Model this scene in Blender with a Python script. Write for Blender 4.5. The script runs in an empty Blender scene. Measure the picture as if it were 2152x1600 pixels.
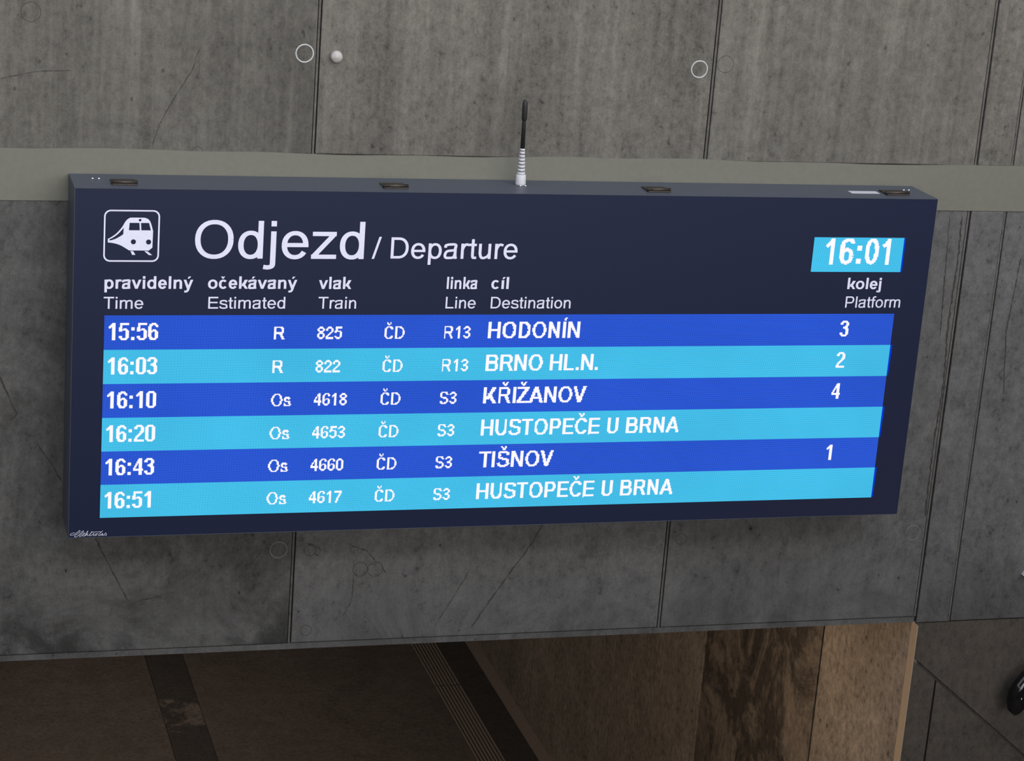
import bpy, bmesh, math, random
import numpy as np
from mathutils import Vector, Matrix
random.seed(7)
sc = bpy.context.scene
COL = sc.collection
# ------------------------------------------------------------------ camera
cd = bpy.data.cameras.new('camera'); cam = bpy.data.objects.new('camera', cd); COL.objects.link(cam)
cd.sensor_width = 36.0; cd.lens = 4806.8/2152*36; cd.clip_end = 200
cam.matrix_world = Matrix(((.9602, .0102, -.2790, -.7834), (-.2693, .2974, -.9160, -8.3151), (.0737, .9547, .2883, 1.8046), (0, 0, 0, 1)))
cam.matrix_world = Matrix.Translation((-.7834, -8.3151, 1.8046)) @ cam.matrix_world.to_quaternion().normalized().to_matrix().to_4x4()
sc.camera = cam
# ------------------------------------------------------------------ light
sc.view_settings.view_transform = 'Standard'; sc.view_settings.look = 'None'
sc.view_settings.exposure = 0.0; sc.view_settings.gamma = 1.0; sc.view_settings.use_curve_mapping = False
w = bpy.data.worlds.new('overcast_sky'); sc.world = w; w.use_nodes = True
bg = w.node_tree.nodes['Background']; bg.inputs[0].default_value = (.86, .90, 1.0, 1); bg.inputs[1].default_value = 1.4
sun_d = bpy.data.lights.new('soft_daylight', 'SUN'); sun = bpy.data.objects.new('soft_daylight', sun_d); COL.objects.link(sun)
sun_d.energy = 3.75; sun_d.angle = math.radians(70); sun_d.color = (1.0, .96, .88)
sun.rotation_euler = Vector((-.28, .92, -.20)).to_track_quat('-Z', 'Y').to_euler()
def lamp(name, loc, size, sy, energy, color, rot=(0, 0, 0)):
    d = bpy.data.lights.new(name, 'AREA'); o = bpy.data.objects.new(name, d); COL.objects.link(o)
    d.shape = 'RECTANGLE'; d.size = size; d.size_y = sy; d.energy = energy; d.color = color; o.location = loc; o.rotation_euler = rot
WARM = (1.0, .78, .60)
lamp('underpass_lamp', (1.9, .75, -2.0), .12, .6, 24, (1.0, .70, .46), (0, math.radians(-38), 0))
lamp('stair_lamp', (6.0, -5.0, -3.6), .6, .2, 9, WARM, (math.radians(90), 0, math.radians(25)))
lamp('underpass_lamp', (.5, 5.2, -2.0), .12, 1.2, 26, WARM)
# ------------------------------------------------------------------ materials
def mat(name, base=(.5, .5, .5), rough=.8, spec=.3, metal=0.0):
    m = bpy.data.materials.new(name); m.use_nodes = True
    b = m.node_tree.nodes['Principled BSDF']
    b.inputs['Base Color'].default_value = (*base, 1); b.inputs['Roughness'].default_value = rough
    b.inputs['Specular IOR Level'].default_value = spec; b.inputs['Metallic'].default_value = metal
    return m
class N:
    """small node graph helper"""
    def __init__(s, m): s.t = m.node_tree; s.m = m; s.b = s.t.nodes.get('Principled BSDF')
    def n(s, typ, ins=None, **kw):
        x = s.t.nodes.new(typ)
        for k, v in kw.items(): setattr(x, k, v)
        for k, v in (ins or {}).items(): s.set(x.inputs[k], v)
        return x
    def set(s, sock, v):
        if isinstance(v, bpy.types.NodeSocket): s.t.links.new(v, sock)
        else: sock.default_value = v
    def math(s, op, a, b=0.0, c=0.0, clamp=False):
        x = s.n('ShaderNodeMath', {0: a, 1: b, 2: c}, operation=op, use_clamp=clamp); return x.outputs[0]
    def noise(s, vec, scale, detail=4, rough=.55, dist=0.0):
        return s.n('ShaderNodeTexNoise', {'Vector': vec, 'Scale': scale, 'Detail': detail, 'Roughness': rough, 'Distortion': dist}).outputs['Fac']
    def map(s, vec, scale=(1, 1, 1), loc=(0, 0, 0)):
        return s.n('ShaderNodeMapping', {'Vector': vec, 'Scale': scale, 'Location': loc}).outputs[0]
    def ramp(s, f, lo, hi, a=0.0, b=1.0):
        return s.n('ShaderNodeMapRange', {'Value': f, 'From Min': lo, 'From Max': hi, 'To Min': a, 'To Max': b}).outputs[0]
    def mix(s, f, a, b):
        x = s.n('ShaderNodeMix', data_type='RGBA'); s.set(x.inputs[0], f); s.set(x.inputs[6], a); s.set(x.inputs[7], b); return x.outputs[2]
    def scale(s, col, f):
        x = s.n('ShaderNodeVectorMath', operation='SCALE'); s.set(x.inputs[0], col); s.set(x.inputs[3], f); return x.outputs[0]
def concrete(name, base, dark, streak=.22, blotch=.5, pores=1.0, bump=.25, lo=.48, hi=.72, grain=.2, seed=0.0, mott=.85, spots=1.0, dirt=0.0):
    m = mat(name, base, .85, .25); g = N(m)
    P = g.n('ShaderNodeNewGeometry').outputs['Position']
    P = g.map(P, (1, 1, 1), (seed*3.1, seed*7.7, seed*5.3))
    st = g.noise(g.map(P, (38, 38, 1.1)), 1, 3, .6)              # board marks, running up and down
    st2 = g.noise(g.map(P, (9, 9, .45)), 1, 2, .5)
    bl = g.noise(g.map(P, (1.9, 1.9, 1.5)), 1, 9, .72, .8)
    md = g.noise(P, 9, 5, .65)
    gr = g.noise(P, 120, 5, .8)
    m2 = g.noise(g.map(P, (1, 1, .7)), 34, 5, .75)
    lt = g.ramp(g.noise(g.map(P, (7, 7, .35)), 1, 4, .7), .56, .74)
    v = g.math('ADD', g.math('MULTIPLY', g.math('SUBTRACT', st, .5), streak*1.5), g.math('MULTIPLY', g.math('SUBTRACT', st2, .5), streak*1.6))
    v = g.math('ADD', v, g.math('MULTIPLY', g.math('SUBTRACT', md, .5), mott))
    v = g.math('ADD', v, g.math('MULTIPLY', g.math('SUBTRACT', gr, .5), grain*5))
    v = g.math('ADD', v, g.math('MULTIPLY', g.math('SUBTRACT', m2, .5), mott*1.6))
    spk = g.math('MULTIPLY', g.ramp(m2, .40, .30), g.ramp(bl, .42, .58))
    v = g.math('SUBTRACT', v, g.math('MULTIPLY', spk, .42*spots))
    v = g.math('ADD', v, g.math('MULTIPLY', lt, streak*.9))
    v = g.math('ADD', v, 1.0)
    rnd = g.n('ShaderNodeObjectInfo').outputs['Random']
    v = g.math('MULTIPLY', v, g.ramp(rnd, 0, 1, .95, 1.05))
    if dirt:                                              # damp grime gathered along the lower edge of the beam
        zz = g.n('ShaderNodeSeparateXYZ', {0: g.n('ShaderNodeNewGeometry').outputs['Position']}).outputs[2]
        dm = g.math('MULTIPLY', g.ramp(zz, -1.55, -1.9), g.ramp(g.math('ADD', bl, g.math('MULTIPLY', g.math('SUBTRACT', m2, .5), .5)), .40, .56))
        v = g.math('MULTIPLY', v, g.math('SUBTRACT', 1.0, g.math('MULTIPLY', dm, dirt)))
    bf = g.math('MULTIPLY', g.ramp(g.math('ADD', bl, g.math('MULTIPLY', g.math('SUBTRACT', md, .5), .35)), lo, hi), blotch)
    col = g.mix(bf, (*base, 1), (*dark, 1))
    vo = g.n('ShaderNodeTexVoronoi', {'Vector': g.map(P, (1, 1, .8)), 'Scale': 21.0, 'Randomness': 1.0})
    keep = g.math('GREATER_THAN', g.n('ShaderNodeSeparateColor', {0: vo.outputs['Color']}).outputs[0], .62)
    sz = g.math('MULTIPLY', g.n('ShaderNodeSeparateColor', {0: vo.outputs['Color']}).outputs[1], .13)
    hole = g.math('MULTIPLY', g.math('LESS_THAN', g.math('ADD', vo.outputs['Distance'], g.math('MULTIPLY', g.math('SUBTRACT', m2, .5), .5)), sz), keep)
    hole = g.math('MULTIPLY', hole, .55*pores)
    col = g.mix(hole, col, (base[0]*.3, base[1]*.28, base[2]*.28, 1))
    g.set(g.b.inputs['Base Color'], g.scale(col, v))
    h = g.math('SUBTRACT', g.math('ADD', g.math('MULTIPLY', st, .5), g.math('MULTIPLY', md, .6)), g.math('MULTIPLY', hole, 1.2))
    bp = g.n('ShaderNodeBump', {'Height': h, 'Strength': bump, 'Distance': .006})
    g.set(g.b.inputs['Normal'], bp.outputs[0])
    return m
def plain(name, base, rough, spec=.4, var=.12, sc_=60, metal=0.0, bump=0.0):
    m = mat(name, base, rough, spec, metal); g = N(m)
    P = g.n('ShaderNodeTexCoord').outputs['Object']
    f = g.ramp(g.noise(P, sc_, 4, .6), .3, .7, 1-var, 1+var)
    g.set(g.b.inputs['Base Color'], g.scale((base[0], base[1], base[2]), f))
    if bump: g.set(g.b.inputs['Normal'], g.n('ShaderNodeBump', {'Height': g.noise(P, sc_*.5, 3), 'Strength': bump, 'Distance': .003}).outputs[0])
    return m
PITCH = 3.138/768; LX, LZ = .115, -.472
def s2l(c): return tuple((v/255/12.92 if v <= 10 else ((v/255+.055)/1.055)**2.4) for v in c)
def led(name, rgb, depth=.5, gain=1.0, var=.06):
    """lit diodes: round dots on the screen's pitch"""
    m = bpy.data.materials.new(name); m.use_nodes = True; t = m.node_tree; t.nodes.clear(); g = N(m)
    out = g.n('ShaderNodeOutputMaterial'); em = g.n('ShaderNodeEmission'); t.links.new(em.outputs[0], out.inputs[0])
    s = g.n('ShaderNodeSeparateXYZ', {0: g.n('ShaderNodeNewGeometry').outputs['Position']})
    x = g.math('SUBTRACT', g.math('FRACT', g.math('DIVIDE', g.math('SUBTRACT', s.outputs[0], LX), PITCH)), .5)
    z = g.math('SUBTRACT', g.math('FRACT', g.math('DIVIDE', g.math('SUBTRACT', s.outputs[2], LZ), PITCH)), .5)
    r = g.math('SQRT', g.math('ADD', g.math('MULTIPLY', x, x), g.math('MULTIPLY', z, z)))
    f = g.ramp(r, .26, .48, 1+depth*.9, 1-depth)
    f = g.math('MULTIPLY', f, gain)
    nz = g.ramp(g.noise(g.n('ShaderNodeNewGeometry').outputs['Position'], 2.2, 2), .3, .7, 1-var, 1+var)
    g.set(em.inputs[0], g.scale(s2l(rgb), g.math('MULTIPLY', f, nz)))
    return m
# ------------------------------------------------------------------ mesh helpers
def link(name, me, m=None, parent=None):
    o = bpy.data.objects.new(name, me); COL.objects.link(o)
    if m is not None and me is not None: me.materials.append(m)
    if parent is not None: o.parent = parent
    return o
def tag(o, label=None, cat_=None, group=None, kind=None):
    if label: o['label'] = label
    if cat_: o['category'] = cat_
    if group: o['group'] = group
    if kind: o['kind'] = kind
    return o
def bmo(name, bm, m=None, parent=None, smooth=False):
    me = bpy.data.meshes.new(name); bm.to_mesh(me); bm.free()
    if smooth:
        for p in me.polygons: p.use_smooth = True
    return link(name, me, m, parent)
def box(name, a, b, m=None, parent=None, bev=0.0):
    bm = bmesh.new(); bmesh.ops.create_cube(bm, size=1)
    for v in bm.verts: v.co = Vector([(a[i]+b[i])/2+v.co[i]*(b[i]-a[i]) for i in range(3)])
    if bev: bmesh.ops.bevel(bm, geom=list(bm.edges), offset=bev, segments=2, affect='EDGES', profile=.5)
    return bmo(name, bm, m, parent)
def prism(name, pts, y0, y1, m=None, parent=None):
    bm = bmesh.new(); A = [bm.verts.new((x, y0, z)) for x, z in pts]; B = [bm.verts.new((x, y1, z)) for x, z in pts]; n = len(pts)
    bm.faces.new(A); bm.faces.new(B[::-1])
    for k in range(n): bm.faces.new((A[(k+1) % n], A[k], B[k], B[(k+1) % n]))
    bmesh.ops.recalc_face_normals(bm, faces=bm.faces)
    return bmo(name, bm, m, parent)
def tube(name, P, R, m=None, parent=None, seg=16, smooth=True):
    """round rod along points P with a radius for each"""
    bm = bmesh.new(); rings = []
    for i, p in enumerate(P):
        p = Vector(p); d = (Vector(P[min(i+1, len(P)-1)])-Vector(P[max(i-1, 0)])).normalized()
        u = d.orthogonal().normalized() if i == 0 else (u-d*u.dot(d)).normalized()
        v = d.cross(u); rings.append([bm.verts.new(p+(u*math.cos(2*math.pi*k/seg)+v*math.sin(2*math.pi*k/seg))*R[i]) for k in range(seg)])
    for a, b in zip(rings, rings[1:]):
        for k in range(seg): bm.faces.new((a[k], a[(k+1) % seg], b[(k+1) % seg], b[k]))
    bm.faces.new(rings[0][::-1]); bm.faces.new(rings[-1])
    return bmo(name, bm, m, parent, smooth)
def flat(name, quads, y, m, parent, th=.0006, tri=False):
    """flat print: quads in x,z on the plane y"""
    vs = []; fs = []
    for f in quads:
        k = len(vs); ar = sum(f[i][0]*f[(i+1) % len(f)][1]-f[(i+1) % len(f)][0]*f[i][1] for i in range(len(f)))
        yy = y-th*(k//4 % 40)/40; vs += [(p[0], yy, p[1]) for p in f]; fs.append(tuple(range(k, k+len(f)))[::1 if ar > 0 else -1])
    me = bpy.data.meshes.new(name); me.from_pydata(vs, [], fs)
    return link(name, me, m, parent)
def fill2d(name, loops, y, m, parent):
    """flat filled shape with holes, x,z loops on the plane y"""
    c = bpy.data.curves.new('outline', 'CURVE'); c.dimensions = '2D'; c.fill_mode = 'BOTH'
    for L in loops:
        s = c.splines.new('POLY'); s.points.add(len(L)-1); s.use_cyclic_u = True
        for p, q in zip(s.points, L): p.co = (q[0], q[1], 0, 1)
    t = bpy.data.objects.new('outline', c); COL.objects.link(t)
    me = bpy.data.meshes.new_from_object(t.evaluated_get(bpy.context.evaluated_depsgraph_get()))
    bpy.data.objects.remove(t); bpy.data.curves.remove(c)
    for v in me.vertices: v.co = Vector((v.co.x, y, v.co.y))
    me.materials.clear(); me.name = name
    return link(name, me, m, parent)
# ---- lettering: a plain grotesque drawn with strokes, units 1/1000 em ----
def cat(P, n=7):
    out = []; Q = [P[0]] + list(P) + [P[-1]]
    for i in range(1, len(Q)-2):
        a, b, c, d = Q[i-1], Q[i], Q[i+1], Q[i+2]
        for k in range(n):
            t = k/n
            out.append(tuple(.5*((2*b[j]) + (c[j]-a[j])*t + (2*a[j]-5*b[j]+4*c[j]-d[j])*t*t + (3*b[j]-a[j]-3*c[j]+d[j])*t**3) for j in (0, 1)))
    out.append(tuple(P[-1])); return out
def earc(x0, x1, y0, y1, a0, a1, n=26, e=.92):
    cx, cy, rx, ry = (x0+x1)/2, (y0+y1)/2, (x1-x0)/2, (y1-y0)/2; o = []
    for i in range(n+1):
        a = math.radians(a0+(a1-a0)*i/n); c, s = math.cos(a), math.sin(a)
        o.append((cx+rx*math.copysign(abs(c)**e, c), cy+ry*math.copysign(abs(s)**e, s)))
    return o
def rib(P, wx, wy):
    q = []; L = []
    for i, p in enumerate(P):
        a = P[max(i-1, 0)]; b = P[min(i+1, len(P)-1)]
        dx, dy = b[0]-a[0], b[1]-a[1]; l = math.hypot(dx, dy) or 1
        nx, ny = -dy/l, dx/l
        L.append(((p[0]+nx*wx/2, p[1]+ny*wy/2), (p[0]-nx*wx/2, p[1]-ny*wy/2)))
    for i in range(len(L)-1):
        q.append([L[i][0], L[i+1][0], L[i+1][1], L[i][1]])
    return q
def glyph(ch, B):
    """returns (advance, quads); B = bold"""
    S, T = ((97, 82), (142, 112), (128, 84), (142, 94))[B]
    X, C, OV = 519, 716, 11
    def bx(x0, x1, y0, y1): return [[(x0, y0), (x1, y0), (x1, y1), (x0, y1)]]
    def dg(x0, y0, x1, y1, w=S*1.08): return [[(x0, y0), (x0+w, y0), (x1+w, y1), (x1, y1)]]
    def ring(x0, x1, y0, y1, a0=0, a1=360): return rib(earc(x0+S/2, x1-S/2, y0+T/2, y1-T/2, a0, a1, 30), S, T)
    def sp(P, s=S, t=T): return rib(cat(P), s, t)
    def bowl(x0, x1, y0, y1):      # D, P, R, B: flat left, round right
        r = min((y1-y0)/2, (x1-x0)*.62); xm = x1-r; t = T*1.03
        arc = earc(xm-r+S/2, x1-S/2, y0+t/2, y1-t/2, -90, 90, 18, .9)
        return rib([(x0, y0+t/2)]+arc+[(x0, y1-t/2)], S, t)
    base = {'Č': 'C', 'Ř': 'R', 'Ž': 'Z', 'Š': 'S', 'Í': 'I', 'č': 'c', 'ý': 'y', 'á': 'a', 'í': 'i'}
    if ch in base:
        adv, q = glyph('ı' if ch == 'í' else base[ch], B)
        xs = [p[0] for f in q for p in f]; cx = (min(xs)+max(xs))/2; up = ch.isupper(); y = C+42 if up else X+65
        if ch in 'ČŘŽŠč':
            w, hw, hh = ((62, 105, 118), (78, 112, 122), (84, 165, 175), (92, 150, 160))[B]
            q = q+[[(cx-hw, y+hh), (cx-hw+w*1.1, y+hh), (cx+w*.45, y), (cx-w*.45, y)], [(cx+hw, y+hh), (cx+hw-w*1.1, y+hh), (cx-w*.45, y), (cx+w*.45, y)]]
        else:
            w = 90 if not B else 128
            q = q+[[(cx-40, y), (cx-40+w*.62, y), (cx+20+w, y+122), (cx+10, y+122)]]
        return adv, q
    if ch == ' ': return 278, []
    if ch == '/': return 278, dg(0, -OV, 278-74, C+OV, 74)
    if ch == '.': return 278, bx(72, 72+S, 0, S)
    if ch == ':': return 333, bx(98, 98+S, 0, S) + bx(98, 98+S, X-S, X)
    if ch == 'O': return 778, ring(46, 732, -OV, C+OV)
    if ch == 'D': return 722, bx(75, 75+S, 0, C)+bowl(75+S/2, 670, 0, C)
    if ch == 'C': return 700, ring(47, 688, -OV, C+OV, 32, 330)
    if ch == 'T': return 611, bx(22, 590, C-T*1.08, C)+bx(306-S/2, 306+S/2, 0, C)
    if ch == 'E': return 667, bx(76, 76+S, 0, C)+bx(76, 622, C-T*1.08, C)+bx(76, 628, 0, T*1.08)+bx(76, 590, 372-T/2, 372+T/2)
    if ch == 'L': return 590, bx(74, 74+S, 0, C)+bx(74, 560, 0, T*1.08)
    if ch == 'H': return 722, bx(73, 73+S, 0, C)+bx(648-S, 648, 0, C)+bx(73, 648, 366-T/2, 366+T/2)
    if ch == 'I': return 278, bx(69, 69+S, 0, C)
    if ch == 'N': return 722, bx(70, 70+S, 0, C)+bx(648-S, 648, 0, C)+dg(648-S, 0, 70, C, S)
    if ch == 'A': return 722, dg(0, 0, 361-S*.55, C, S*1.1)+dg(722-S*1.1, 0, 361-S*.55, C, S*1.1)+bx(150, 570, 165, 165+T)
    if ch == 'V': return 667, dg(333-S*.55, 0, 0, C, S*1.1)+dg(333-S*.55, 0, 667-S*1.1, C, S*1.1)
    if ch == 'U': return 722, rib([(71+S/2, C), (71+S/2, 270)]+earc(71+S/2, 645-S/2, -OV+T/2, 500, 185, 355, 18)+[(645-S/2, 270), (645-S/2, C)], S, T)
    if ch == 'K': return 722, bx(73, 73+S, 0, C)+dg(73+S*.6, 180, 500, C, S*1.3)+dg(535, 0, 255, 430, S*1.22)
    if ch == 'Z': return 611, bx(30, 585, C-T*1.08, C)+bx(15, 592, 0, T*1.08)+dg(15, T, 585-S*1.3, C-T, S*1.3)
    if ch == 'P': return 667, bx(75, 75+S, 0, C)+bowl(75+S/2, 622, 268, C)
    if ch == 'R': return 722, bx(75, 75+S, 0, C)+bowl(75+S/2, 655, 300, C)+dg(715-S*1.2, 0, 380, 320, S*1.1)
    if ch == 'B': return 722, bx(75, 75+S, 0, C)+bowl(75+S/2, 645, 330, C)+bowl(75+S/2, 672, 0, 330+T)
    h = S/2; v = T/2
    if ch == 'S': return 667, sp([(48+h*.5, 190), (95+h*.8, 85), (330, -OV+v), (560, 80+v), (621-h, 205), (540, 320), (330, 368), (130, 430), (58+h, 530), (130, 650-v*.3), (325, C+OV-v), (530, 640), (588-h*.5, 535)])
    if ch == 's': return 510, sp([(36+h*.5, 142), (75+h*.8, 52+v*.3), (250, -OV+v), (425, 60), (482-h, 150), (400, 235), (250, 268), (110, 315), (45+h, 378), (115, 470-v*.3), (245, X+OV-v), (385, 470), (452-h*.5, 392)])
    if ch == '0': return 556, ring(38, 517, -OV, C+OV)
    if ch == '1': return 556, bx(380-S, 380, 0, C)+sp([(100, C-205-v*.2), (210, C-150), (290, C-60), (318, C-6)], S, T*.95)
    if ch == '2': return 556, sp([(55+h*.5, 545), (100+h*.6, 640), (270, C+OV-v), (450, 640), (510-h, 515), (470-h*.3, 400), (320, 250), (150, 110), (105, T*.5)])+bx(28, 512, 0, T*1.15)
    if ch == '3': return 556, sp([(62+h*.4, 580), (120, 660), (265, C+OV-v), (430, 650), (485-h, 545), (430, 425), (320, 395), (220, 385)])+sp([(220, 385), (345, 385), (460, 320), (515-h, 205), (460, 60), (270, -OV+v), (115, 58), (52+h*.4, 160)])
    if ch == '4': return 556, bx(340, 340+S*.96, 0, C)+bx(20, 530, 158, 158+T*1.05)+dg(20, 158+T*.5, 340, C, S*.95)
    if ch == '5': return 556, bx(105, 495, C-T*1.1, C)+dg(60, 330, 100, C, S*.85)+sp([(75+h*.6, 350), (160, 420), (270, 462-v*.4), (430, 400), (517-h, 235), (450, 70), (265, -OV+v), (115, 58), (52+h*.4, 160)])
    if ch == '6': return 556, ring(38, 519, -OV, 452)+sp([(38+h, 215), (40+h, 400), (95+h*.6, 600), (290, C+OV-v), (425, 672-v*.2), (505-h*.6, 575)])
    if ch == '7': return 556, bx(45, 515, C-T*1.15, C)+sp([(455, C-T), (330, 520), (240, 300), (195, 0)], S, S)
    if ch == '8': return 556, ring(60, 496, 345, C+OV)+ring(36, 520, -OV, 345+T*1.1)
    dX = {'d': 611 if B else 556}
    if ch == 'o': return (611 if B else 556), ring(36, (575 if B else 520), -OV, X+OV)
    if ch == 'd': W = 545 if B else 486; return W+68, ring(38, W, -OV, X+OV)+bx(W-S, W, 0, C)
    if ch == 'p': W = 574 if B else 522; return W+36, ring(67, W, -OV, X+OV)+bx(67, 67+S, -208, X)
    if ch == 'e': return 556, ring(36, 520, -OV, X+OV, 0, 328)+bx(36+h, 520-h*.3, 262-v*.95, 262+v*.95)+bx(520-S, 520, 262-v*.95, 285)
    if ch == 'c': return (556 if B else 500), ring(40, (524 if B else 496), -OV, X+OV, 42, 322)
    if ch in 'iıl':
        q = bx(67, 67+S, 0, C if ch == 'l' else X)
        return S+134, q+(bx(67, 67+S, C-T*1.25, C) if ch == 'i' else [])
    if ch == 'j': return S+134, rib([(67+h, X), (67+h, -70)]+cat([(67+h, -70), (67+h-12, -140), (10+h*.5, -208+v), (-50, -200+v)]), S, T)+bx(67, 67+S, C-T*1.25, C)
    if ch == 'v': return 500+56*B, dg(250+28*B-h, 0, 10, X, S*1.02)+dg(250+28*B-h, 0, 490+56*B-S, X, S*1.02)
    if ch == 'y':
        m = 250+28*B
        return 500+56*B, dg(m-h, 0, 10, X, S*1.02)+dg(m-h, 0, 490+56*B-S, X, S*1.02)+sp([(m+h*.4, 40), (m-25, -90), (m-90, -180+v*.5), (m-215, -212+v)], S*.95, T)
    if ch == 'z': return 500, bx(35, 470, X-T, X)+bx(20, 478, 0, T)+dg(20, T*.8, 470-S*1.2, X-T*.8, S*1.2)
    if ch == 'k': return 500+56*B, bx(67, 67+S, 0, C)+dg(67+S*.9, 150, 345+40*B, X, S*1.25)+dg(385+30*B, 0, 190+20*B, 310, S*1.12)
    if ch == 'n': W = 545 if B else 487; return W+68, bx(67, 67+S, 0, X)+rib(cat([(67+h, 330), (130+h, 430), (W*.57+h*.4, X+OV-v), (W-h-35, 445), (W-h, 330)])+[(W-h, 0)], S, T)
    if ch == 'u': W = 545 if B else 487; return W+68, bx(W-S, W, 0, X)+rib([(64+h, X), (64+h, 190)]+cat([(64+h, 190), (64+h+35, 72), (W*.48-h*.2, -OV+v), (W-h-70, 85), (W-h, 190)]), S, T)
    if ch == 'm':
        q = bx(66, 66+S, 0, X)
        for a, b in ((66, 463), (463-S, 767)): q = q+rib(cat([(a+h, 345), (a+h+45, 440), ((a+b)/2+h*.5, X+OV-v), (b-h-25, 455), (b-h, 345)])+[(b-h, 0)], S, T)
        return 833, q
    if ch == 'r': return (389 if B else 333), bx(66, 66+S, 0, X)+sp([(66+h, 310), (110+h, 420), (235+30*B, X+OV-v), (350+40*B, X-22-v*.7)])
    if ch == 't': return (333 if B else 278), rib([(85+h, 672), (85+h, 140)]+cat([(85+h, 140), (85+h+14, 55), (190, v-4), (270, v)]), S, T)+bx(18, 264, X-T, X)
    if ch == 'f': return (333 if B else 278), rib([(85+h, 0), (85+h, 560)]+cat([(85+h, 560), (85+h+12, 640), (220, C+OV-v), (312, C+OV-v-6)]), S, T)+bx(9, 270, X-T, X)
    if ch == 'a':
        R_ = 525 if B else 512
        return 556, rib(cat([(45+h*.9, 375), (105, 470-v*.3), (270, X+OV-v), (430, 475), (R_-60-h+20, 350)])+[(R_-40-h, 120), (R_-12-h, 0)], S, T)+sp([(R_-45-h, 300), (330, 292-v*.2), (150, 252), (34+h, 142), (110, 22+v*.5), (235, -OV+v), (370, 40+v*.3), (R_-50-h, 160)], S*.95, T)
    raise KeyError(ch)
def lettering(s, B, x0, x1, zb, hgt):
    """quads of a line of text, cap height hgt, fitted between x0 and x1"""
    q = []; x = 0
    for ch in s:
        a, g = glyph(ch, B)
        q += [[(p[0]+x, p[1]) for p in f] for f in g]; x += a
    xs = [p[0] for f in q for p in f]; a, b = min(xs), max(xs)
    k = (x1-x0)/(b-a); kz = hgt/716
    return [[(x0+(p[0]-a)*k, zb+p[1]*kz) for p in f] for f in q]
def dots(quads, nx, nz):
    """rasterise quads (in dot units) onto the dot grid -> runs (x, z, length)"""
    M = np.zeros((nz, nx), bool)
    for f in quads:
        for tri in ((f[0], f[1], f[2]), (f[0], f[2], f[3])):
            (ax, ay), (bx_, by), (cx, cy) = tri
            d = (bx_-ax)*(cy-ay)-(cx-ax)*(by-ay)
            if abs(d) < 1e-9: continue
            i0, i1 = max(int(min(ax, bx_, cx))-1, 0), min(int(max(ax, bx_, cx))+2, nx); j0, j1 = max(int(min(ay, by, cy))-1, 0), min(int(max(ay, by, cy))+2, nz)
            if i0 >= i1 or j0 >= j1: continue
            gx, gy = np.meshgrid(np.arange(i0, i1)+.5, np.arange(j0, j1)+.5)
            u = ((gx-ax)*(cy-ay)-(cx-ax)*(gy-ay))/d; v = ((bx_-ax)*(gy-ay)-(gx-ax)*(by-ay))/d
            M[j0:j1, i0:i1] |= (u >= -.02) & (v >= -.02) & (u+v <= 1.02)
    return M
# ------------------------------------------------------------------ colours of the place
M_wall = concrete('board_marked_concrete', (0.1369, 0.1286, 0.1145), (0.07885, 0.07221, 0.06391), streak=.42, blotch=.55)
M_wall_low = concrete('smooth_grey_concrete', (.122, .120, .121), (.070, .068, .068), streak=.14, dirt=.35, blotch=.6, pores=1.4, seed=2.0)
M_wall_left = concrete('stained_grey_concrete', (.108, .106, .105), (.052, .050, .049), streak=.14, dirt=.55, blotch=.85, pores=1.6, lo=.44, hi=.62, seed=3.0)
M_side = concrete('side_wall_concrete', (.19, .172, .150), (.12, .108, .095), streak=.05, blotch=.8, pores=.5, mott=1.3, spots=1.5, seed=4.0)
M_stain = concrete('stained_side_wall_concrete', (.15, .133, .115), (.036, .033, .030), streak=.08, blotch=1.0, mott=1.2, spots=1.3, pores=.4, lo=.40, hi=.54, seed=5.0)
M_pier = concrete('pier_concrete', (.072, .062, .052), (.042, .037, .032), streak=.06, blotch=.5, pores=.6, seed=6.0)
M_core = concrete('joint_concrete', (0.1079, 0.0996, 0.0913), (0.0664, 0.06225, 0.0581), pores=0)
M_seam = concrete('joint_fin_concrete', (.115, .109, .10), (.06, .057, .054), pores=0, seed=1.0)
M_paint = plain('beige_green_wall_paint', (.166, .166, .140), .55, .3, .05, 40, bump=.1)
M_strip = plain('warm_lit_edge_paint', (.33, .27, .20), .6, .3, .05, 40)  # beige edge paint with the lamp's warm light put into the colour
M_floor = concrete('brown_stone_floor', (.10, .090, .084), (.062, .056, .053), streak=0, blotch=.6, pores=0, bump=.1, grain=.3, seed=7.0)
M_floor.node_tree.nodes['Principled BSDF'].inputs['Roughness'].default_value = .45
M_dark = concrete('dark_stone_tile', (.044, .042, .041), (.03, .03, .03), streak=0, blotch=.5, pores=0, bump=.1, grain=.3, seed=8.0)
M_worn = concrete('worn_dark_stone_tile', (.04, .038, .038), (.14, .12, .11), streak=0, blotch=.7, pores=0, bump=.1, lo=.52, hi=.6, grain=.3, seed=9.0)
M_guide = plain('tactile_strip_stone', (.21, .18, .16), .6, .4, .15, 80)
M_ring = plain('pale_gasket_ring', (.50, .51, .53), .5, .4, .1)
M_plug = plain('pale_cone_plug', (.42, .40, .39), .7, .3, .2, 40)
M_crack = plain('dark_hairline', (.056, .052, .048), .9, .1, .2)
M_house = plain('slate_blue_powder_coat', (.064, .076, .102), .45, .4, .04, 200)
M_house_d = plain('dark_side_powder_coat', (.055, .062, .075), .5, .4, .04, 200)
M_front = mat('navy_front_glass', (.010, .015, .046), .42, .28)
M_print = plain('lavender_white_print', (.80, .81, .99), .6, .2, .02)
M_bronze = plain('brown_hinge_metal', (.055, .045, .04), .4, .5, .2, 90, metal=.6)
M_bolt = plain('bright_screw_steel', (.85, .87, .9), .2, .6, .03, 90, metal=1.0)
M_label = plain('white_sticker', (.55, .56, .60), .5, .3, .05)
M_white = plain('white_plastic', (.56, .56, .60), .45, .4, .03)
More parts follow.
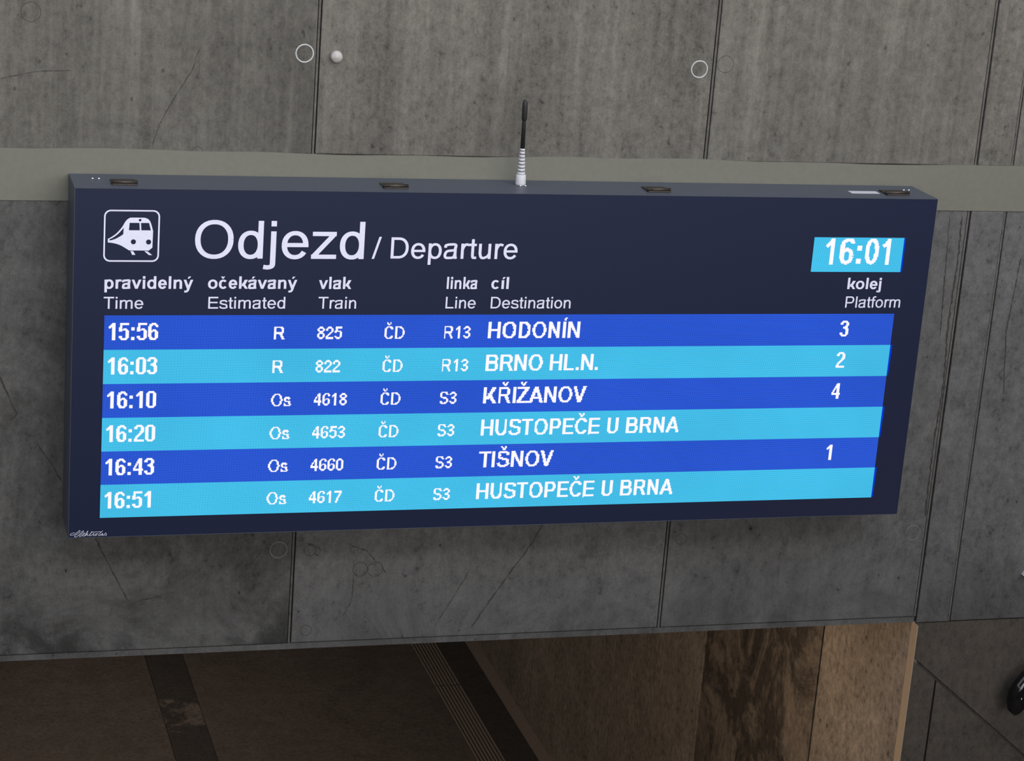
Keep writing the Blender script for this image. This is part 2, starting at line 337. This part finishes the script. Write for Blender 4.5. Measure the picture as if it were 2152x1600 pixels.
M_rubber = plain('black_rubber', (.018, .018, .018), .5, .4, .1)
M_gloss = plain('glossy_black_paint', (.006, .006, .007), .08, .6, .05)
M_slot = plain('spring_slot_shade', (.12, .12, .15), .6, .2, .05)
L_dark = led('royal_blue_lit_dots', (46, 90, 216), .55, 1.0)
L_light = led('cyan_lit_dots', (70, 192, 236), .34, 1.02)
L_text = led('white_lit_dots', (250, 244, 255), .12, 1.1, 0)
L_edge = led('blue_fringe_glow', (10, 60, 225), .3, .9, 0)  # blue glow fringe beside the cyan fields, drawn as emission

# ------------------------------------------------------------------ front wall of the underpass
wall = box('wall_front', (-4.2, .03, -1.905), (3.7, .5, 1.7), M_core); tag(wall, kind='structure')
XC = [-4.2, -.67, .904, 2.474, 3.655, 3.820, 7.0]
panels = {}
M_wall_a = concrete('board_marked_concrete_shaded', (0.1179, 0.1112, 0.0996), (0.06225, 0.0581, 0.05146), streak=.42, blotch=.65)  # upper-left copy: the weaker daylight on that side is put into the colour
for r, (z0, z1, m) in enumerate(((.088, 1.7, M_wall), (-1.905, -.1035, M_wall_low))):
    for i in range(6):
        g0 = .008 if i != 0 else 0; g1 = .008 if i != 5 else 0
        y = (.0015, 0, .002, 0, -.004, .001)[i]
        a, b = XC[i]+g0, XC[i+1]-g1
        zz = -1.934 if (r == 1 and i > 3) else z0
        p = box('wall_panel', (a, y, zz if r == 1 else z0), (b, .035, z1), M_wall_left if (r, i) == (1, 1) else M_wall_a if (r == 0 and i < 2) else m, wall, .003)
        panels[r, i] = p
    for x in XC[1:-1]:
        zl = -1.934 if (r == 1 and x > 3.7) else z0
        dx = random.uniform(-.001, .001)
        box('joint_fin', (x-.0045+dx, .002, zl), (x+.0035+dx, .036, z1), M_seam, wall)
# the painted band, its upper edge not quite straight
bm = bmesh.new(); n = 140; top = []; bot = []
for k in range(n+1):
    x = -4.2+11.2*k/n
    top.append(.0905+.0035*math.sin(x*3.1+1)+.002*math.sin(x*11)+random.uniform(-.0008, .0008)); bot.append(-.1035+.0015*math.sin(x*2.3))
V = [[bm.verts.new((-4.2+11.2*k/n, yy, zz)) for yy, zz in ((.02, bot[k]), (-.0035, bot[k]+.001), (-.0035, top[k]-.001), (.02, top[k]))] for k in range(n+1)]
for a, b in zip(V, V[1:]):
    for j in range(3): bm.faces.new((a[j], b[j], b[j+1], a[j+1]))
bmo('painted_band', bm, M_paint, wall)['label'] = 'smooth beige-green painted band across the concrete'
# wedge shaped lower edge of the beam
bm = bmesh.new(); A = [(-4.2, .004, -1.909), (-4.2, .007, -1.934), (-4.2, .5, -1.934), (-4.2, .5, -1.905), (-4.2, .03, -1.905)]
q0 = [bm.verts.new(p) for p in A]; q1 = [bm.verts.new((3.655, p[1], p[2])) for p in A]
for k in range(5): bm.faces.new((q0[k], q0[(k+1) % 5], q1[(k+1) % 5], q1[k]))
bmo('bevelled_lower_edge', bm, M_wall_low, wall)
pier = box('wall_front_pier', (3.66, .03, -4.92), (7.0, .5, 1.7), M_core); tag(pier, kind='structure')
def dz(x): return -2.118-(x-3.688)*.824
G = .009
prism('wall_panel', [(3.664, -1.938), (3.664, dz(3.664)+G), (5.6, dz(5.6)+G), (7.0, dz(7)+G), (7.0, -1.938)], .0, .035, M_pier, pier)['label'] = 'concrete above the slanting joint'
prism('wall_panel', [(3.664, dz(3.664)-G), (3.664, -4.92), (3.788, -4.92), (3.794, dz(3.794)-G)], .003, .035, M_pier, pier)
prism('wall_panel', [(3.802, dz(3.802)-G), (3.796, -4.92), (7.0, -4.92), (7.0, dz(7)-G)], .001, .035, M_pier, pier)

def ribbon2(P, W):
    """x,z quads of a thin line with a width at each point"""
    q = []
    for i in range(len(P)-1):
        (ax, az), (bx_, bz) = P[i], P[i+1]; dx, dz = bx_-ax, bz-az; l = math.hypot(dx, dz); nx, nz = -dz/l, dx/l
        q.append([(ax-nx*W[i]/2, az-nz*W[i]/2), (bx_-nx*W[i+1]/2, bz-nz*W[i+1]/2), (bx_+nx*W[i+1]/2, bz+nz*W[i+1]/2), (ax+nx*W[i]/2, az+nz*W[i]/2)])
    return q
def crack(P, wd, r, i, amp=.0018):
    Q = []; 
    for a, b in zip(P, P[1:]):
        l = math.dist(a, b); k = max(2, int(l/.012))
        for j in range(k):
            t = j/k; Q.append((a[0]+(b[0]-a[0])*t+random.uniform(-amp, amp), a[1]+(b[1]-a[1])*t+random.uniform(-amp, amp)))
    Q.append(P[-1]); W = [wd*random.uniform(.25, 1.15) for _ in Q]; W[0] = W[-1] = wd*.15
    flat('crack', ribbon2(Q, W), (.0015, 0, .002, 0, -.004, .001)[i]-.0006, M_crack, panels[r, i])
crack([(.464, .475), (.441, .395), (.383, .297), (.326, .19), (.302, .11)], .0035, 0, 1)
crack([(-.248, .342), (-.123, .371), (.004, .378)], .003, 0, 1)
crack([(.127, -1.43), (.174, -1.528), (.26, -1.70)], .008, 1, 1)
crack([(.262, -1.71), (.399, -1.676), (.445, -1.664)], .005, 1, 1)
crack([(-.238, -.773), (-.193, -.885), (-.175, -.923), (-.201, -.951)], .008, 1, 1)
crack([(-.104, -1.037), (-.05, -1.114), (.003, -1.208)], .006, 1, 1)
crack([(1.945, -1.38), (1.892, -1.504), (1.837, -1.586), (1.73, -1.75), (1.655, -1.875)], .006, 1, 2)
crack([(1.629, -1.628), (1.567, -1.742), (1.498, -1.865)], .004, 1, 2)
crack([(.777, -1.509), (.669, -1.636)], .004, 1, 1)
crack([(1.152, -1.623), (1.152, -1.726), (1.113, -1.807)], .004, 1, 2)
crack([(1.11, -1.483), (1.199, -1.519), (1.24, -1.565)], .004, 1, 2)
for P in ([(1.0, -1.497), (1.014, -1.513)], [(.955, -1.482), (.985, -1.489)], [(.992, -1.525), (1.004, -1.535)], [(1.264, -1.585), (1.286, -1.622)], [(1.155, -1.612), (1.172, -1.630)], [(1.205, -1.590), (1.213, -1.600)]): crack(P, .008, 1, 2)
crack([(3.568, -.128), (3.588, -.493), (3.596, -.645)], .005, 1, 3)
crack([(3.625, -.12), (3.631, -.366), (3.626, -.581), (3.640, -.81), (3.633, -1.16), (3.638, -1.443)], .009, 1, 3, .003)
crack([(3.92, -.30), (3.90, -.62), (3.93, -.9)], .006, 1, 5)
def circle(cx, cz, r, n=40): return [(cx+r*math.cos(2*math.pi*k/n), cz+r*math.sin(2*math.pi*k/n)) for k in range(n)]
def ringmark(cx, cz, r, wd, m, r_, i, name, lab=None, raise_=.002):
    """flat round gasket or the print of one, with a real section"""
    y = (.0015, 0, .002, 0, -.004, .001)[i]; bm = bmesh.new(); n = 40; R = []
    for k in range(n):
        a = 2*math.pi*k/n; c, s = math.cos(a), math.sin(a); j = 1+random.uniform(-.012, .012)
        R.append([bm.verts.new((cx+(r*j+d)*c, y-h, cz+(r*j+d)*s)) for d, h in ((-wd/2, -.001), (-wd/4, raise_), (wd/4, raise_), (wd/2, -.001))])
    for k in range(n):
        a, b = R[k], R[(k+1) % n]
        for j in range(3): bm.faces.new((a[j], a[j+1], b[j+1], b[j]))
    o = bmo(name, bm, m, panels[r_, i])
    if lab: o['label'] = lab
ringmark(.853, .465, .0325, .0062, M_ring, 0, 1, 'tie_hole_ring', 'pale ring around a tie hole left of the first joint')
ringmark(2.413, .449, .0325, .0062, M_ring, 0, 2, 'tie_hole_ring', 'pale ring around a tie hole left of the second joint')
ringmark(-.142, .584, .035, .0030, M_crack, 0, 1, 'tie_hole_outline', None, .0004)
ringmark(2.519, .472, .033, .0028, M_crack, 0, 3, 'tie_hole_outline', None, .0004)
ringmark(.469, .086, .020, .0028, M_crack, 0, 1, 'tie_hole_outline', None, .0004)
M_ring2 = plain('grey_gasket_ring', (.20, .20, .20), .6, .3, .1)
ringmark(.843, -1.503, .0335, .0045, M_ring2, 1, 1, 'tie_hole_ring'); ringmark(2.404, -1.512, .0325, .0032, M_ring2, 1, 2, 'tie_hole_ring')
ringmark(3.59, -1.515, .0330, .0035, M_ring2, 1, 3, 'tie_hole_ring')
for cx, cz, r, i in ((.971, -1.511, .023, 2), (1.178, -1.598, .030, 2), (1.240, -1.600, .031, 2), (2.534, -1.51, .024, 3), (.970, -1.883+.03, .022, 2)):
    ringmark(cx, cz, r, .0034, M_crack, 1, i, 'tie_hole_outline', None, .0004)
# the cone plug standing out beside the first joint
tube('cone_plug', [(.971, .004, .458), (.971, -.018, .458), (.971, -.024, .458)], [.024, .0215, .019], M_plug, panels[0, 2], 24)['label'] = 'pale round concrete plug standing out of the wall'

# ------------------------------------------------------------------ side wall, floor, ceiling of the passage
side = box('wall_right', (3.69, .55, -4.92), (4.1, 12, -1.934), M_core); tag(side, kind='structure')
SX = 3.655
for y0, y1, m in ((8.4, 12, M_side), (5.3, 8.4, M_side), (3.69, 5.3, M_side), (2.3, 3.69, M_side), (.88, 2.3, M_stain), (.0, .88, M_side)):
    z1 = -1.934
    box('wall_panel', (SX, y0+.009, -4.92), (3.70, y1-.009, z1), m, side, .003)
strip = box('trim_1', (SX-.003, -.040, -4.92), (3.656, .016, -1.934), M_strip); tag(strip, kind='structure')
floor = box('floor', (-5, -14, -5.2), (9, 14, -4.935), M_core); tag(floor, kind='structure')
ys = [-14, -9, -4, 1.2, 2.9, 4.4, 5.92, 7.5, 9.2, 14]
for a, b in zip(ys, ys[1:]):
    for x0, x1 in ((-5, -1.6), (-1.6, 1.2185), (1.4855, 3.158)): box('floor_slab', (x0+.0015, a+.0015, -4.95), (x1-.0015, b-.0015, -4.92), M_floor, floor)
    box('dark_tile', (1.2215, a+.002, -4.95), (1.4825, b-.002, -4.9205), M_worn if b < 6 else M_dark, floor)
    box('dark_tile', (3.348, a+.002, -4.95), (3.566, b-.002, -4.9205), M_dark, floor)
    box('gutter_slab', (3.568, a+.002, -4.95), (3.655, b-.002, -4.917), M_guide, floor)
    box('guide_strip_base', (3.160, a+.002, -4.95), (3.346, b-.002, -4.924), M_dark, floor)
    for k in range(8):
        x = 3.166+k*.0247; box('guide_ridge', (x-.006, a+.01, -4.925), (x+.006, b-.01, -4.917), M_guide, floor, .002)
ceil = box('ceiling', (-5, .5, -1.93), (4.1, 12, -1.6), M_wall_low); tag(ceil, kind='structure')
tag(box('wall_back', (-5, 12, -4.92), (4.1, 12.3, -1.6), M_side), kind='structure')
tag(box('wall_left', (-5.3, -14, -4.92), (-4.2, 12, 1.7), M_wall), kind='structure')
tag(box('ceiling_sky_block', (-5.3, -14, 3.3), (7.3, -7, 3.5), M_wall), kind='structure')  # added roof slab out of view, limits the sky that lights the wall
tag(box('wall_glare_block', (7.0, -14, -4.92), (7.3, .5, 1.7), M_wall_low), kind='structure')  # added unseen wall, keeps bright sky out of the glass reflection
tag(box('wall_sky_block', (-5.3, -14.3, -4.92), (7, -14, -.5), M_wall), kind='structure')  # added unseen wall, cut low to let more daylight through

# ------------------------------------------------------------------ the departure board
board = link('departure_board', None); board.location = (0, 0, 0)
tag(board, 'wide dark navy train departure board with blue and cyan lit rows on the concrete wall', 'departure board')
W_, H_ = 3.38, 1.334
box('housing', (0, -.181, -H_), (W_, -.004, 0), M_house, board, .003)['label'] = 'slate blue metal box behind the screen'
# door frame in front of the housing: four bars around the glass
fr = bmesh.new()
def addbox(bm, a, b):
    g = bmesh.ops.create_cube(bm, size=1)['verts']
    for v in g: v.co = Vector([(a[i]+b[i])/2+v.co[i]*(b[i]-a[i]) for i in range(3)])
T_ = .0015
for a, b in (((0, -.243, -T_), (W_, -.183, 0)), ((0, -.243, -H_), (W_, -.183, -H_+T_)), ((0, -.243, -H_+T_), (T_, -.183, -T_)), ((W_-T_, -.243, -H_+T_), (W_, -.183, -T_))): addbox(fr, a, b)
bmo('door_frame', fr, M_house, board)
glass = box('front_glass', (T_, -.2415, -H_+T_), (W_-T_, -.19, -T_), M_front, board)
glass['label'] = 'dark navy front panel'
Y = -.2425
texts = [('Odjezd', 0, .4345, 1.0639, -.2565, .1420, 'heading_text'), ('/', 0, 1.0947, 1.1292, -.2542, .0819, 'heading_text'), ('Departure', 0, 1.1664, 1.6582, -.2538, .0812, 'heading_text'),
 ('pravidelný', 1, .1125, .4332, -.3716, .0471, 0), ('Time', 0, .1109, .2542, -.4471, .0449, 0), ('očekávaný', 1, .4877, .8184, -.3712, .0470, 0), ('Estimated', 0, .4913, .7771, -.4471, .0450, 0),
 ('vlak', 1, .9003, 1.0234, -.3716, .0465, 0), ('Train', 0, .9021, 1.0457, -.4477, .0455, 0), ('linka', 1, 1.3906, 1.5096, -.3711, .0470, 0), ('Line', 0, 1.3910, 1.5087, -.4475, .0455, 0),
 ('cíl', 1, 1.5649, 1.6337, -.3709, .0470, 0), ('Destination', 0, 1.5682, 1.8866, -.4477, .0455, 0), ('kolej', 1, 3.0340, 3.1798, -.3700, .0465, 0), ('Platform', 0, 3.0342, 3.2727, -.4465, .0463, 0)]
for s, B, x0, x1, zb, h, nm in texts: flat(nm or 'column_title', lettering(s, B, x0, x1, zb, h), Y, M_print, board)
# railway pictogram: outlined square and a train with windows and lamps cut out
def ic(L): return [(.106+(x-240)/1415*.2, -.0785-(y-130)/1370*.1935) for x, y in L]
def rr(x0, y0, x1, y1, r):
    o = []
    for cx, cy, a0 in ((x1-r, y1-r, 0), (x0+r, y1-r, 90), (x0+r, y0+r, 180), (x1-r, y0+r, 270)):
        for k in range(9): a = math.radians(a0+k*90/8); o.append((cx+r*math.cos(a), cy+r*math.sin(a)))
    return o
def cir(cx, cy, r): return [(cx+r*math.cos(2*math.pi*k/24), cy+r*math.sin(2*math.pi*k/24)) for k in range(24)]
body = cat([(345, 890), (430, 845), (560, 745), (690, 590), (770, 450), (830, 375), (905, 332)], 6)+cat([(1260, 332), (1340, 360), (1400, 420), (1440, 520), (1485, 680)], 6)+[(1478, 1115), (1390, 1192), (890, 1192)]+cat([(890, 1192), (790, 1130), (680, 1065), (560, 1020), (440, 995), (345, 985)], 5)[1:]
slot = cat([(385, 905), (470, 860), (590, 770), (680, 670), (738, 600)], 5)+[(732, 765)]+cat([(690, 800), (560, 880), (450, 922), (385, 935)], 5)
# the slanting of the picture is perspective: shapes here are upright
picto = fill2d('railway_pictogram', [ic(rr(238, 132, 1652, 1492, 170)), ic(rr(276, 170, 1612, 1452, 135))], Y, M_print, board)
picto['label'] = 'white outlined square with a train pictogram'
fill2d('train_shape', [ic(body), ic(slot), ic([(885, 468), (1132, 468), (1146, 662), (872, 662)]), ic([(1172, 468), (1378, 468), (1428, 662), (1186, 662)]), ic(cir(1148, 395, 34)), ic(cir(992, 965, 66)), ic(cir(1378, 968, 66))], Y-.0002, M_print, picto)
fill2d('rail', [ic([(922, 1208), (992, 1208), (1052, 1308), (968, 1308)])], Y, M_print, picto)
fill2d('rail', [ic([(1275, 1208), (1350, 1208), (1480, 1312), (1395, 1312)])], Y, M_print, picto)
# maker's signature in the lower left corner, one pen line
sig = [(0, 0)]
def pen(P, wd=.0014):
    return ribbon2([(.0067+(x-325)/935*.137, -1.3300+(570-y)/160*.0262) for x, y in cat(P, 5)], [wd]*(5*(len(P)-1)+1))
q = []
for P in ([(440, 466), (370, 478), (328, 508), (350, 525), (425, 512), (510, 455), (560, 412), (578, 428), (540, 475), (470, 520), (440, 552), (465, 570), (525, 540), (600, 472), (650, 424), (662, 440), (615, 500), (562, 545), (580, 564), (620, 540)],
          [(620, 540), (680, 508), (702, 484), (680, 476), (650, 512), (642, 545), (668, 556), (712, 530)], [(700, 552), (735, 490), (775, 440), (765, 435), (735, 490), (715, 545)], [(735, 510), (780, 492), (765, 510), (740, 518), (770, 545), (800, 540), (835, 500), (880, 440)], [(880, 440), (840, 500), (825, 545), (850, 550), (890, 520)],
          [(850, 462), (950, 460), (1080, 458), (1105, 462)], [(890, 520), (915, 490), (925, 500), (910, 545), (940, 545), (965, 520)], [(985, 500), (955, 525), (965, 548), (995, 535), (1000, 508), (985, 500), (1030, 505)], [(1148, 436), (1110, 470), (1060, 510), (1040, 545), (1070, 550), (1100, 525)],
          [(1145, 500), (1110, 520), (1105, 545), (1130, 540), (1155, 503), (1145, 545), (1170, 545), (1200, 515)], [(1200, 515), (1225, 485), (1232, 505), (1250, 530), (1225, 550), (1195, 543)]): q += pen(P)
flat('maker_signature', q, Y, M_print, board)['label'] = 'small handwritten white signature in the lower left corner'
# screen: 768 x 192 diodes, six rows of 32
screen = box('led_screen', (LX-.002, -.2422, LZ-192*PITCH-.002), (LX+768*PITCH+.002, -.236, LZ+.001), M_front, board)
screen['label'] = 'lit screen of six rows'
rows = [('15:56', 'R', '825', 'R13', 'HODONÍN', '3', 444.8), ('16:03', 'R', '822', 'R13', 'BRNO HL.N.', '2', 466.3), ('16:10', 'Os', '4618', 'S3', 'KŘIŽANOV', '4', 456.7),
        ('16:20', 'Os', '4653', 'S3', 'HUSTOPEČE U BRNA', '', 554.6), ('16:43', 'Os', '4660', 'S3', 'TIŠNOV', '1', 429.2), ('16:51', 'Os', '4617', 'S3', 'HUSTOPEČE U BRNA', '', 554.6)]
# digits as the screen shows them, one number per diode line (bits = lit diodes), big 16 lines and small 12 lines
BIG = {'0': (9, (124, 254, 455, 455, 455, 455, 455, 455, 455, 455, 455, 455, 455, 455, 254, 124)),
 '1': (9, (28, 60, 124, 252, 220, 28, 28, 28, 28, 28, 28, 28, 28, 28, 28, 28)),
 '2': (9, (124, 254, 455, 455, 7, 7, 15, 14, 28, 56, 112, 224, 192, 448, 511, 511)),
 '3': (9, (124, 254, 455, 455, 7, 14, 62, 62, 15, 7, 7, 7, 455, 455, 254, 124)),
 '4': (9, (14, 30, 30, 62, 62, 110, 110, 206, 206, 398, 511, 511, 14, 14, 14, 14)),
 '5': (9, (255, 255, 192, 192, 448, 476, 510, 455, 7, 7, 7, 7, 455, 455, 254, 124)),
 '6': (9, (60, 254, 231, 451, 448, 448, 476, 510, 487, 455, 455, 455, 455, 231, 254, 124)),
 ':': (3, (0, 0, 0, 0, 7, 7, 7, 0, 0, 0, 0, 0, 0, 7, 7, 7))}
SMALL = {'0': (7, (28, 62, 99, 99, 99, 99, 99, 99, 99, 99, 62, 28)),
 '1': (7, (12, 28, 60, 44, 12, 12, 12, 12, 12, 12, 12, 12)),
 '2': (7, (28, 62, 99, 99, 3, 6, 12, 24, 48, 96, 127, 127)),
 '3': (7, (28, 62, 99, 3, 6, 28, 30, 3, 3, 99, 62, 28)),
 '4': (7, (6, 14, 14, 22, 54, 38, 102, 127, 127, 6, 6, 6)),
 '5': (7, (63, 63, 48, 48, 126, 99, 3, 3, 3, 99, 62, 28)),
 '6': (7, (30, 51, 99, 96, 96, 110, 115, 99, 99, 99, 62, 28)),
 '7': (7, (127, 127, 3, 6, 6, 12, 12, 24, 24, 24, 48, 48)),
 '8': (7, (28, 62, 99, 99, 62, 28, 62, 99, 99, 99, 62, 28))}
def dot_text(name, s, B, x0, x1, base, h, nx, nz, ox, oz, y, m, parent, stamps=()):
    """s drawn with whole diodes; ox, oz = world corner of dot (0, 0) counted right and down"""
    M = dots([[(p[0], p[1]) for p in f] for f in lettering(s, 2 if h < 13 else 3, x0, x1, nz-base, h)], nx, nz) if s else np.zeros((nz, nx), bool)
    for ch, px, tab in stamps:
        wd, ln = tab[ch]
        for j, bits in enumerate(ln):
            for i in range(wd):
                if bits >> (wd-1-i) & 1: M[nz-(23-len(ln)+j)-1, px+i] = True
    q = []
    for j in range(nz):
        i = 0; row = M[j]
        while i < nx:
            if row[i]:
                k = i
                while k < nx and row[k]: k += 1
                za = oz-(nz-j)*PITCH; q.append([(ox+i*PITCH, za), (ox+k*PITCH, za), (ox+k*PITCH, za+PITCH), (ox+i*PITCH, za+PITCH)]); i = k
            else: i += 1
    return flat(name, q, y, m, parent)
for r, (tm, kind_, num, line, dest, plat, xe) in enumerate(rows):
    zt = LZ-32*PITCH*r
    m = L_light if r % 2 else L_dark
    bar = flat('departure_row', [[(LX, zt-32*PITCH), (LX+768*PITCH, zt-32*PITCH), (LX+768*PITCH, zt), (LX, zt)]], -.2426, m, screen)
    bar['label'] = ('cyan' if r % 2 else 'royal blue')+' lit row of the departure list'
    # board > screen > row: the writing is the fourth thing down, so it hangs on the screen too
    items = [(tm, 3.4, 48.4 if tm != '16:51' else 47.6, 16.3), (kind_, 153.4, 162.8 if kind_ == 'R' else 171.6, 12), (num, 192.6, 216.3 if len(num) == 3 else 224.9, 12), ('ČD', 255.8, 274.8, 12),
             (line, 312.6, 337.5 if line == 'R13' else 328.8, 12), (dest, 355.4, xe, 16.2)]
    if plat: items.append((plat, 713.0 if plat == '1' else 711.2, 720.6 if plat == '1' else 722.4, 16.2))
    for s, x0, x1, h in items:
        st = []
        if s == tm: st = [(c, p, BIG) for c, p in zip(s, (3, 13, 24, 29, 39))]; s = ''
        elif s == plat: st = [(s, 711 if s == '4' else 712, BIG)]; s = ''
        elif s == num: st = [(c, 193+8*i, SMALL) for i, c in enumerate(s)]; s = ''
        elif s == 'R13': st = [('1', 323, SMALL), ('3', 331, SMALL)]; s = 'R'; x1 = 321.6
        elif s == 'S3': st = [('3', 322, SMALL)]; s = 'S'; x1 = 320.8
        dot_text('lit_text', s, 1, x0, x1, 23.0, 16 if h > 13 else 12, 768, 32, LX, zt, -.2430, L_text, screen, st)
    if r % 2:
        x = LX+768*PITCH; flat('blue_edge_glow', [[(x, zt-31.5*PITCH), (x+.006, zt-31.5*PITCH), (x+.009, zt), (x, zt)]], -.2427, L_edge, screen)  # glow at the row's end, added as a thin emitting strip
cx0, cx1, cz0, cz1 = 2.869, 3.2555, -.2995, -.1595
clock = box('clock_display', (cx0-.002, -.2422, cz0-.002), (cx1+.002, -.236, cz1+.002), M_front, board); clock['label'] = 'small cyan lit clock display reading 16:01'
flat('lit_field', [[(cx0, cz0), (cx1, cz0), (cx1, cz1), (cx0, cz1)]], -.2426, L_light, clock)
flat('blue_edge_glow', [[(cx1, cz0), (cx1+.007, cz0), (cx1+.007, cz1), (cx1, cz1)]], -.2427, L_edge, clock)
dot_text('lit_text', '16:01', 1, 12.6, 81.4, 26.2, 25, 94, 34, 2.869, cz1, -.2430, L_text, clock)
# hinges on the top edge, screws, sticker
for x0, x1 in ((.138, .228), (1.140, 1.232), (2.180, 2.272), (3.185, 3.282)):
    hg = box('hinge', (x0, -.192, 0), (x1, -.105, .005), M_bronze, board, .0015)
    tube('hinge_barrel', [(x0-.002, -.176, .008), (x1+.002, -.176, .008)], [.0075, .0075], M_bronze, hg, 12)
    for sx in (x0+.022, x1-.022): tube('screw', [(sx, -.145, .005), (sx, -.145, .0075)], [.005, .004], M_bronze, hg, 10)
for x in (.077, .100, 3.298, 3.320): tube('screw', [(x, -.097, 0), (x, -.097, .004), (x, -.097, .006)], [.0052, .0048, .003], M_bolt, board, 12)
for x in (1.686, 1.707): tube('screw', [(x, -.121, 0), (x, -.121, .004), (x, -.121, .006)], [.0042, .004, .0025], M_bolt, board, 12)
box('sticker', (3.045, -.160, 0), (3.166, -.118, .0008), M_label, board)['label'] = 'narrow pale sticker on top of the box'
# aerial
AX, AY = 1.695, -.092
def up(z): return (AX+(-.006)*z/.33, AY, z)
ant = link('aerial', None, None, board); ant['label'] = 'short black aerial on a ribbed white foot'
tube('foot', [up(0), up(.006), up(.012), up(.018), up(.040), up(.042)], [.0195, .0200, .0200, .0195, .0188, .0158], M_white, ant, 24)
P = []; R = []
for k in range(7):
    z = .042+k*.0132; r0 = .0150-k*.0008
    P += [up(z), up(z+.0094), up(z+.0098), up(z+.0128)]; R += [r0+.0004, r0, r0-.0035, r0-.0035]
P += [up(.1346), up(.142)]; R += [.0100, .0095]
tube('ribbed_sleeve', P, R, M_white, ant, 24)
for k in range(7):
    z = .042+k*.0132; tube('sleeve_slot', [up(z+.0097), up(z+.0127)], [.0150-k*.0008-.0028]*2, M_slot, ant, 20)
tube('whip', [up(.140), up(.25), up(.262)], [.0088, .0074, .0074], M_rubber, ant, 16)
tube('whip_tip', [up(.250), up(.256), up(.300), up(.318), up(.326), up(.330)], [.0080, .0105, .0105, .0098, .0070, .0015], M_rubber, ant, 20)

# ------------------------------------------------------------------ things at the right edge
rail = link('stair_handrail', None); rail.location = (4.24, 0, -2.25)
tag(rail, 'end of a glossy black handrail against the concrete at the right edge', 'handrail')
def rl(p): return (p[0]-4.24, p[1], p[2]+2.25)
tube('rail_end', [rl(p) for p in ((4.176, -.09, -2.336), (4.168, -.09, -2.334), (4.160, -.09, -2.322), (4.156, -.09, -2.29), (4.158, -.09, -2.25), (4.168, -.09, -2.215), (4.19, -.09, -2.18), (4.24, -.09, -2.13))], [.012, .032, .042, .046, .045, .036, .032, .030], M_gloss, rail, 24)
tube('rail', [rl(p) for p in ((4.24, -.09, -2.13), (4.32, -.09, -2.08), (5.2, -.09, -2.08))], [.030, .030, .030], M_gloss, rail, 24)
tube('bracket', [rl(p) for p in ((4.30, -.09, -2.10), (4.30, .0, -2.13))], [.012, .012], M_gloss, rail, 16)
plate = box('white_bracket', (0, -.02, 0), (.08, 0, .035), M_white); plate.rotation_euler = (0, math.radians(-55), 0)
plate.location = (4.168, .0, -1.745)
tag(plate, 'corner of a small white fitting on the concrete at the far right edge', 'fitting')
